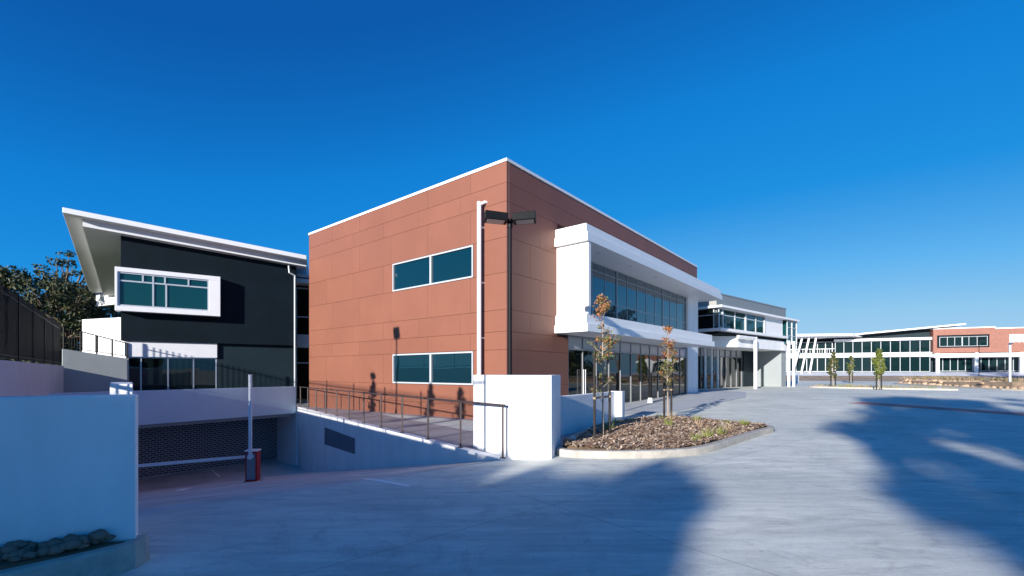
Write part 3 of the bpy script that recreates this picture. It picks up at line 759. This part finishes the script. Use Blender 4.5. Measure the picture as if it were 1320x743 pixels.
# ------------------------------------------------------------------ grey building with portico
G0 = Vector((16.2,36.0)); GA2 = R(40)
gb = thing('grey_building','grey upper storey building with white portico and corner ribbon window','building',tuple(G0),-1.5,GA2)
MB().box(-.02,14.2,.12,12,3.6,6.15).obj('upper_wall', grey_clad, gb)
MB().box(-.035,-.022,.14,12,5.2,6.14).obj('side_cladding', beige, gb)
b = MB(); b.box(-.05,14.25,.08,.3,6.15,6.25); b.box(-.05,.2,.3,12,6.15,6.25); b.obj('coping', steel, gb)
b = MB(); b.box(-.55,15.9,-.55,11,5.0,5.17); b.obj('upper_canopy', white_smooth, gb, bevel=.01)
b = MB(); b.box(-.45,13.2,-.45,11,3.2,3.42); b.obj('lower_canopy', white_smooth, gb, bevel=.01)
glazing('ribbon_window', gb, -.1,8.75,3.42,5.0,-.02, mull=[2.7,6.75], thick=[.55,4.7,8.6], trans=[4.5], fw=.07, gmat=glass_t)
b = MB(); b.box(-.12,-.10,.2,8,3.44,4.98); b.obj('side_pane', glass_dk, gb)
b = MB(); 
for y in (.25,2.2,4.2,6.2): b.box(-.17,-.12,y,y+.08,3.43,4.99)
b.box(-.16,-.12,.1,8,4.47,4.53); b.obj('side_window_frame', alu, gb)
b = MB(); b.box(8.78,12.9,-.06,.12,3.42,4.999); b.obj('white_panel', white_panel, gb)
b = MB(); b.box(13.3,15.8,-.3,3,2.7,5.0); b.obj('corner_glass_box', glass_t, gb)
b = MB()
for x in (13.3,14.55,15.8):
    b.box(x-.05,x+.05,-.35,-.29,2.7,5.0)
for z in (2.72,3.5,4.3,4.95): b.box(13.25,15.85,-.34,-.295,z-.03,z+.03)
b.obj('box_frame', alu, gb)
b = MB(); b.box(.3,13.0,1.2,10,2.9,3.2); b.box(0,13.1,.0,10,3.0,3.19); b.obj('recess', dark, gb)
# canopy: white body with splayed left face
b = MB(); b.prism([(3.3,-.05),(-.9,2.6),(-2.6,3.9),(-2.6,9),(14.9,9),(14.9,-.05)],2.05,2.95); b.obj('portico_roof', white, gb, bevel=.01)
b = MB(); b.box(2.5,5.74,-.52,-.32,2.80,2.975); b.obj('portico_beam', white, gb)
for (x,y,w) in ((5.85,-.42,.22),(13.45,-.42,.2),(14.75,-.42,.2)):
    b = MB(); b.box(x-w/2,x+w/2,y-w/2,y+w/2,-1.7,2.99); b.obj('column', white, gb, bevel=.01)
b = MB(); b.box(5.68,13.42,-.56,-.28,2.62,2.985); 
MB().prism([(-2.5,4.5),(.2,2.9),(12.6,2.9),(12.6,9),(-2.5,9)],-1.8,2.04).obj('inner_wall', inter, gb)
b = MB(); b.box(13.3,14.5,.2,9,-1.8,2.04); b.obj('side_wall', grey_wall, gb)
b = MB(); b.box(10.6,13.298,2.6,2.89,-1.8,2.04); b.obj('porch_wall', dark2, gb)
f = MB(); 
gz = lambda t: (0.2+t*10.4)
for i in range(10):
    x = .2+10.4*i/9; f.box(x-.03,x+.03,2.74,2.83,-1.7,2.03)
f.box(.2,10.6,2.74,2.82,1.35,1.42)
fo = f.obj('entrance_glazing', alu_dk, gb)
MB().box(.2,10.6,2.84,2.86,-1.7,1.38).obj('pane', glass_dk, fo)
MB().box(.2,10.6,2.835,2.86,1.40,2.04).obj('spandrel_panel', spandrel, fo)
f = MB(); a0 = Vector((.2,2.8)); a1 = Vector((-2.5,4.42))
for i in range(4):
    p = a0.lerp(a1,i/3); f.box(p.x-.03,p.x+.03,p.y-.05,p.y+.03,-1.7,2.03)
fo = f.obj('splayed_glazing', alu_dk, gb)
q = MB(); q.prism([a0,a1,a1+Vector((.02,.03)),a0+Vector((.02,.03))],-1.7,1.38); q.obj('pane', glass_dk, fo)
q = MB(); q.prism([a0,a1,a1+Vector((.02,.03)),a0+Vector((.02,.03))],1.4,2.04); q.obj('spandrel_panel', spandrel, fo)
for x in (2.2,3.3,4.4):
    b = MB(); b.tube([(x,2.2,-1.6),(x,2.2,2.05)],.11,12); b.obj('porch_post', white, gb)

# ------------------------------------------------------------------ far wing
E0 = Vector((70.2,100)); EA = math.atan2(-.436,.9)
fw_ = thing('far_wing','long two storey white and glass wing with rising skillion roof in the distance','building',tuple(E0),-.1,EA)
MB().box(-9,16.3,.5,14,-1.5,7.4).obj('wall', dark, fw_)
b = MB(); b.box(-9,16.3,-.6,.5,3.1,3.95); b.obj('floor_band', white, fw_)
b = MB(); b.box(0,16.3,-.6,.5,6.5,7.0); b.obj('fascia', white, fw_)
b = MB(); b.prism([(-3,-2.2),(20.9,-2.2),(20.9,14),(-3,14)],(7.25,9.15,9.15,7.25),(7.5,9.42,9.42,7.5)); b.obj('roof', white_smooth, fw_)
b = MB(); b.prism([(0,.3),(16.2,.3),(16.2,14),(0,14)],7.0,(7.48,8.75,8.75,7.48)); b.obj('clerestory', dark2, fw_)
glazing('upper_window', fw_, .2,16.2,3.95,6.5,.2, mull=[.2+1.6*i for i in range(1,10)], fw=.11, fd=.2, fmat=alu_mid, gmat=glass_far)
glazing('lower_window', fw_, .2,16.2,.0,3.1,.2, mull=[.2+1.6*i for i in range(1,10)], fw=.11, fd=.2, fmat=alu_mid, gmat=glass_far)
b = MB(); b.prism([(-12,-7),(2.5,-4.5),(6,2),(-9,6),(-16,2)],(7.6,7.5,7.3,7.3,7.5),(8.1,7.9,7.6,7.6,8.0)); b.obj('porch_roof', white_smooth, fw_)
for i in range(3):
    b = MB(); x = -7.2+1.55*i; b.tube([(x-.9,-4.2,-.4),(x+.9-.3*i,-4.2,7.6)],.19,10); b.obj('leaning_column', white, fw_)
b = MB(); 
for i in range(20): b.box(-9+.45*i,-8.94+.45*i,-.62,-.55,3.95,5.0)
b.box(-9,0,-.64,-.54,4.95,5.05); b.obj('balcony_rail', white_smooth, fw_)
glazing('balcony_window', fw_, -9,-.2,3.95,6.6,.3, mull=[-7,-5,-3,-1.5], fw=.14, fd=.2, fmat=alu_mid, gmat=glass_far)
glazing('porch_window', fw_, -9,-.2,.0,3.1,.3, mull=[-7,-5,-3,-1.5], fw=.14, fd=.2, fmat=alu_mid, gmat=glass_far)

ft = thing('far_terracotta_building','distant terracotta brick building with white colonnade at the right','building',tuple(E0),-.1,EA)
b = MB(); b.box(16.32,25.4,-1.2,14,3.75,8.5); b.box(25.4,46,-.9,14,3.75,8.25); b.obj('wall', terra_far, ft)
b = MB(); b.box(16.25,25.5,-1.3,14,8.5,8.68); b.box(25.5,46,-1.0,14,8.25,8.42); b.obj('coping', white_smooth, ft)
MB().box(16.32,46,.9,14,-1.5,3.75).obj('inner_wall', dark2, ft)
b = MB(); b.box(16.32,46,-1.6,.9,2.85,3.6); b.obj('colonnade_beam', white, ft)
for x in (16.9,22.7,29.0,35.5,42): 
    b = MB(); b.box(x-.25,x+.25,-1.66,-1.1,-.8,3.7); b.obj('column', white, ft)
b = MB(); b.box(16.9,24.6,-1.26,-1.19,4.75,7.25); b.obj('window_reveal', dark, ft)
glazing('upper_window', ft, 17.2,24.3,5.0,6.9,-1.28, mull=[18.4,19.5,21.6,22.8], thick=[20.6], fw=.09, fd=.12, fmat=alu_mid, gmat=glass_far)
glazing('lower_window', ft, 17.2,45,.1,2.85,.85, mull=[17.2+1.15*i for i in range(1,24)], fw=.11, fd=.2, fmat=alu_mid, gmat=glass_far, thick=[22.9,29.8])
# ground in front of the far buildings
def efr(s,o): return E0+Vector((math.cos(EA),math.sin(EA)))*s+Vector((math.sin(EA),-math.cos(EA)))*o
def band(name, s0,s1, prof, m):
    b = MB(); k = 24
    for i in range(k):
        a = s0+(s1-s0)*i/k; c = s0+(s1-s0)*(i+1)/k
        for (o0,z0),(o1,z1) in zip(prof[:-1],prof[1:]):
            vs = [(*efr(a,o0),z0),(*efr(c,o0),z0),(*efr(c,o1),z1),(*efr(a,o1),z1)]
            b.add(vs,[(0,1,2,3)])
    return struct(b.obj(name,m))
band('far_path',-26,60,[(-.9,-.05),(3,-.12),(14,-.75)],white_panel)
band('garden_bank',-26,60,[(14,-.75),(22,-1.15),(34,-1.5)],dirt_m)
# planted bank with sandstone wall by the far car park
kl = [(55,64),(45.2,54.0),(41.5,44.5),(38.9,36.2),(38.6,30),(40,22)]
pts = [Vector(p) for p in kl]
b = MB(); b.prism([(45.8,54.0),(42.1,44.5),(39.5,36.2),(39.2,30),(41,22),(70,20),(75,50),(60,68)],-1.7,(-1.15,-.95,-.80,-.80,-.8,-.5,-.7,-.9)); struct(b.obj('planted_bank', dirt_m))
kerb_path('far_kerb', [tuple(p) for p in kl][::-1], .2, .14, None, 'long pale kerb below the sandstone wall at the far car park')
b = MB(); rnd = random.Random(5)
for i in range(len(pts)-1):
    a,c = pts[i],pts[i+1]; d = (c-a).normalized(); nn = Vector((-d.y,d.x)); L_ = (c-a).length; q = 0
    while q < L_:
        w = rnd.uniform(.6,1.4)
        for row in range(2):
            p = a+d*(q+w/2)+nn*(.75+row*.25); hh = .28+.02*i
            rock(b,p.x,p.y,-1.45+.12+row*.33*(1 if i > 0 else .4),w*.5,.28,.2,rnd)
        q += w*.92
o = b.obj('sandstone_wall', sand_m); tag(o,'rough sandstone block wall edging the distant planted bank','stone wall')
b = MB(); rnd = random.Random(9)
for i in range(900):
    t = rnd.random()*(len(pts)-1.01); k = int(t); p = pts[k].lerp(pts[k+1],t-k)+Vector((1.4+rnd.random()*6,rnd.uniform(-2,2)))
    h = rnd.uniform(.15,.5); z = -.9
    for _ in range(3):
        a = rnd.uniform(0,6.28); b.add([(p.x-.03,p.y,z),(p.x+.03,p.y,z),(p.x+math.cos(a)*.2,p.y+math.sin(a)*.2,z+h)],[(0,1,2)],rnd.choice((0,1)))
tag(b.obj('bank_grass',[leaf_olive,strap_m]),'dry grass and low plants on the distant bank','grass',kind='stuff')
# islands with young trees
isl = [(27.8,41.5),(30.5,38.5),(34.2,35.7),(35.0,36.6),(33.5,39.5),(30.0,43.3),(28.0,43.2)]
iso = smooth_loop(isl,4); ii = kerb_ring('island_kerb', iso, .16, .14, 'kerb round the narrow car park island with two young trees')
struct(sheet('island_soil',[tuple(p) for p in ii],soil,.11,2))
b = MB()
for i in range(400):
    x = rnd.uniform(27.8,35); y = rnd.uniform(35.8,43.3)
    if not inside((x,y),inset(iso,.25)): continue
    for _ in range(4):
        a = rnd.uniform(0,6.28); z = g(x,y)+.1; b.add([(x-.02,y,z),(x+.02,y,z),(x+math.cos(a)*.12,y+math.sin(a)*.12,z+rnd.uniform(.1,.35))],[(0,1,2)],rnd.choice((0,1)))
tag(b.obj('island_plants',[leaf_yel,strap_m]),'low plants on the narrow car park island','ground cover',kind='stuff')
def far_tree(px,d,h,seed,label,mis,dn=1.6):
    slab = {31:'young tree at the left end of the island',32:'lime young tree at the right end of the island',33:'small young tree behind the island'}[seed]
    x = (px-660)/591*d; z = g(x,d)+.1
    sapling('sapling',label,x,d,z,h,seed,LM,(mis,mis),'young trees in the far car park',dens=dn*1.2,spread=.55,low=.22,lsize=.075,thin=1.5)
    stake(x-.28,d-.1,z,1.45,'left stake of the '+slab,.05); stake(x+.28,d+.1,z,1.45,'right stake of the '+slab,.05)
far_tree(1074,42.3,3.3,31,'young green tree at the left end of the car park island',[0,3,3])
far_tree(1133,37.2,3.35,32,'bright lime young tree at the right end of the car park island',[2,2,0],2.2)
far_tree(1097,60,3.6,33,'small young tree on the strip behind the car park island',[0,3,2])
# low white wall
o = MB().wall((43.2,70),(31.9+6,61.5),.5,-1.6,-.5).obj('bench_wall', white); tag(o,'low bright white wall in front of the leaning columns','wall')
# black lamp and basketball hoop
twin_lamp('slim black lamp post in front of the distant terracotta building', (1262-660)/591*72, 72, -1.3, (479.5-438)*72/591, R(0), R(180), single=True)
hp = thing('basketball_hoop','white basketball hoop and backboard on a pale post at the far right','basketball hoop',((1302-660)/591*37.6,37.6),-1.45,R(-15)); 
b = MB(); b.tube([(0,0,-1.45),(0,0,2.35)],.085,12); b.bar((0,0,2.25),(0,-.7,2.55),.08,.08); b.obj('post', alu, hp)
b = MB(); b.box(-.52,.52,-.78,-.74,2.38,3.02); b.obj('backboard', white, hp)
b = MB(); b.box(-.2,.2,-.79,-.781,2.5,2.52); b.box(-.2,.2,-.79,-.781,2.74,2.76); b.box(-.2,-.18,-.79,-.781,2.52,2.74); b.box(.18,.2,-.79,-.781,2.52,2.74); b.obj('backboard_marking', steel, hp)
b = MB(); ring = [(math.cos(k*math.pi/8)*.22,-1.02+math.sin(k*math.pi/8)*.22,2.48) for k in range(17)]; b.tube(ring,.02,6); b.obj('hoop_ring', steel, hp)
# red paving strip
b = MB(); A0 = Vector((17.9,23.9)); A1 = Vector((21.6,16.2)); d = (A1-A0); nn = Vector((-d.y,d.x)).normalized()*.75; k = 20
for i in range(k):
    p = A0+d*i/k; q = A0+d*(i+1)/k
    vs = [(*r,g(*r)+.008) for r in (p-nn,q-nn,q+nn,p+nn)]; b.add(vs,[(0,1,2,3)])
struct(b.obj('red_paving_strip', redpave))

# black stand by the shopfront
b = MB(); p = MP(10.6,.85); 
st = thing('ash_stand','slim black post with pale base standing before the shopfront glass','post',tuple(p),g(*p)); st['_base'] = 0
MB().tube([(0,0,.25),(0,0,1.55)],.085,12).obj('post', black, st)
MB().tube([(0,0,0),(0,0,.26)],[.14,.11],12).obj('foot', white_smooth, st)

# ------------------------------------------------------------------ background trees left
for i,(px,d,top,cr,lab) in enumerate([(8,40,346,3.2,'dark tree crown at the left edge behind the picket fence'),(45,43,352,3.6,'broad dark shrub tree second from the left behind the fence'),
        (78,39,362,3.0,'olive green bushy tree in the middle of the clump behind the fence'),(112,42,366,3.4,'bushy dark tree nearest the charcoal building roof'),(150,46,372,3.6,'dark tree half hidden under the roof overhang')]):
    h = (479.5-top)*d/591
    big_tree(lab,(px-660)/591*d,d,.1,h+.2,cr,40+i,.08,46,150,.17,group='trees behind the picket fence',squash=.8,name='tree')
big_tree('open branched gum tree rising above the clump behind the fence',(90-660)/591*47,47,.1,12.6,2.5,61,.66,18,60,.17,squash=.55)
# ------------------------------------------------------------------ trees behind the camera that shade the forecourt
LH = Vector((.536,.844)); LP = Vector((.844,-.536)); TAN = .245
def at(m,c): p = LH*m+LP*c; return p.x,p.y
for i,(m,c,h,cr) in enumerate([(-27,-2.4,8.6,2.0),(-26,-3.6,8.3,2.2),(-26,-6.1,8.5,2.7),(-20,-4.6,6.95,2.7),(-20,-8.2,6.9,2.9),(-26,-11.2,8.2,3.2),(-24,-15.5,7.6,3.2),(-23,-20.5,7.4,3.2),(-22,-25,7.2,3.0)]):
    x,y = at(m,c); big_tree('leafy tree number %s from the right in the row behind the viewpoint'%('one two three four five six seven eight nine'.split()[i]),x,y,-1.78,h,cr,70+i,.12,64,260,.25,group='trees behind the viewpoint',squash=.8,name='tree')
x,y = at(-34,6.3); big_tree('tall spreading gum tree shading the right of the forecourt',x,y,-1.78,17.6,4.9,80,.33,64,190,.30,squash=.55)
x,y = at(-28,3.5); big_tree('smaller bushy tree beside the tall gum behind the viewpoint',x,y,-1.78,8.9,2.4,85,.14,46,200,.25,squash=.75,name='tree')
x,y = at(-30,12.5); big_tree('wide gum tree furthest right behind the viewpoint',x,y,-1.78,11.5,3.6,81,.40,26,170,.25,squash=.55)
# trees to the right of the view, seen only as reflections
big_tree('gum tree right of the view mirrored in the upper windows',68,52,-1.5,14.5,4.5,90,.45,26,150,.28,squash=.6)
for i,(x,y) in enumerate([(70,44),(78,38),(84,28),(76,20),(70,12),(80,4),(64,2)]):
    big_tree('tree %s of the row right of the car park'%('one two three four five six seven'.split()[i]),x,y,-1.5,9.5,4.6,100+i,.1,26,90,.4,group='trees right of the car park',squash=.8,name='tree')
# lamp and saplings on the raised ground, just out of frame, throwing their shadows on the terracotta wall
twin_lamp('black lamp post on the raised ground behind the picket fence',-11.75,9.3,.2,4.65,R(60),R(240))
for i,(x,y,h) in enumerate([(-13.2,10.3,3.2),(-10.35,7.35,2.65),(-9.1,6.3,2.5)]):
    sapling('sapling','%s sapling on the raised ground behind the picket fence'%('far middle near'.split()[i]),x,y,.2,h,50+i,LM,([0,3],[0,3]),'saplings behind the picket fence',dens=1.8,spread=.4,low=.2,lsize=.06)

# ------------------------------------------------------------------ lift everything so the forecourt is at z = 0
for o in bpy.data.objects:
    if o.parent is None: o.location.z += EYE
    if '_base' in o: del o['_base']

# ------------------------------------------------------------------ camera, light, sky
cam = bpy.data.cameras.new('camera'); co = bpy.data.objects.new('camera', cam); COL.objects.link(co)
co.location = (0,0,EYE); co.rotation_euler = (R(90),0,0)
cam.sensor_width = 36; cam.lens = 36*591/1320; cam.shift_y = (479.5-371.5)/1320; cam.clip_end = 3000; cam.clip_start = .05
scene.camera = co
SUN_EL = math.atan(TAN)
sd = Vector((-LH.x,-LH.y,math.tan(SUN_EL))).normalized()      # towards the sun
sun = bpy.data.lights.new('sun','SUN'); sun.energy = 4.9; sun.angle = R(.6); sun.color = (1,.94,.87)
so_ = bpy.data.objects.new('sun', sun); COL.objects.link(so_); so_.rotation_euler = sd.to_track_quat('Z','Y').to_euler(); so_.location = (-20,-30,30)
w = bpy.data.worlds.new('World'); scene.world = w; w.use_nodes = True
nt = w.node_tree; bg = nt.nodes['Background']
sky = nt.nodes.new('ShaderNodeTexSky'); sky.sky_type = 'NISHITA'; sky.sun_disc = False
sky.sun_elevation = SUN_EL; sky.sun_rotation = math.atan2(sd.x, sd.y)
sky.air_density = 1.0; sky.dust_density = .2; sky.ozone_density = 3.0; sky.altitude = 200
# deep polarised blue: the Nishita sky's own brightness drives a colour curve
sc_ = nt.nodes.new('ShaderNodeSeparateColor'); nt.links.new(sky.outputs[0], sc_.inputs[0])
dv = nt.nodes.new('ShaderNodeMath'); dv.operation = 'DIVIDE'; dv.inputs[1].default_value = 16; nt.links.new(sc_.outputs['Green'], dv.inputs[0])
cr = nt.nodes.new('ShaderNodeValToRGB'); el = cr.color_ramp.elements
stops = [(0,(.004,.06,.26)),(1.2,(.004,.104,.42)),(1.9,(.006,.215,.67)),(2.9,(.014,.28,.75)),(4.6,(.12,.456,.87)),(6.4,(.283,.578,.855)),(9,(.45,.66,.86)),(16,(.85,.85,.85))]
el[0].position = 0; el[0].color = (*stops[0][1],1); el[1].position = 1; el[1].color = (*stops[-1][1],1)
for p,c in stops[1:-1]:
    e = el.new(p/16); e.color = (*c,1)
nt.links.new(dv.outputs[0], cr.inputs['Fac'])
ml = nt.nodes.new('ShaderNodeVectorMath'); ml.operation = 'SCALE'; ml.inputs['Scale'].default_value = 1/(.12*2**.8)
nt.links.new(cr.outputs[0], ml.inputs[0]); nt.links.new(ml.outputs[0], bg.inputs['Color']); bg.inputs['Strength'].default_value = .12
vs = scene.view_settings; vs.view_transform = 'Standard'; vs.look = 'None'; vs.exposure = .8; vs.gamma = 1
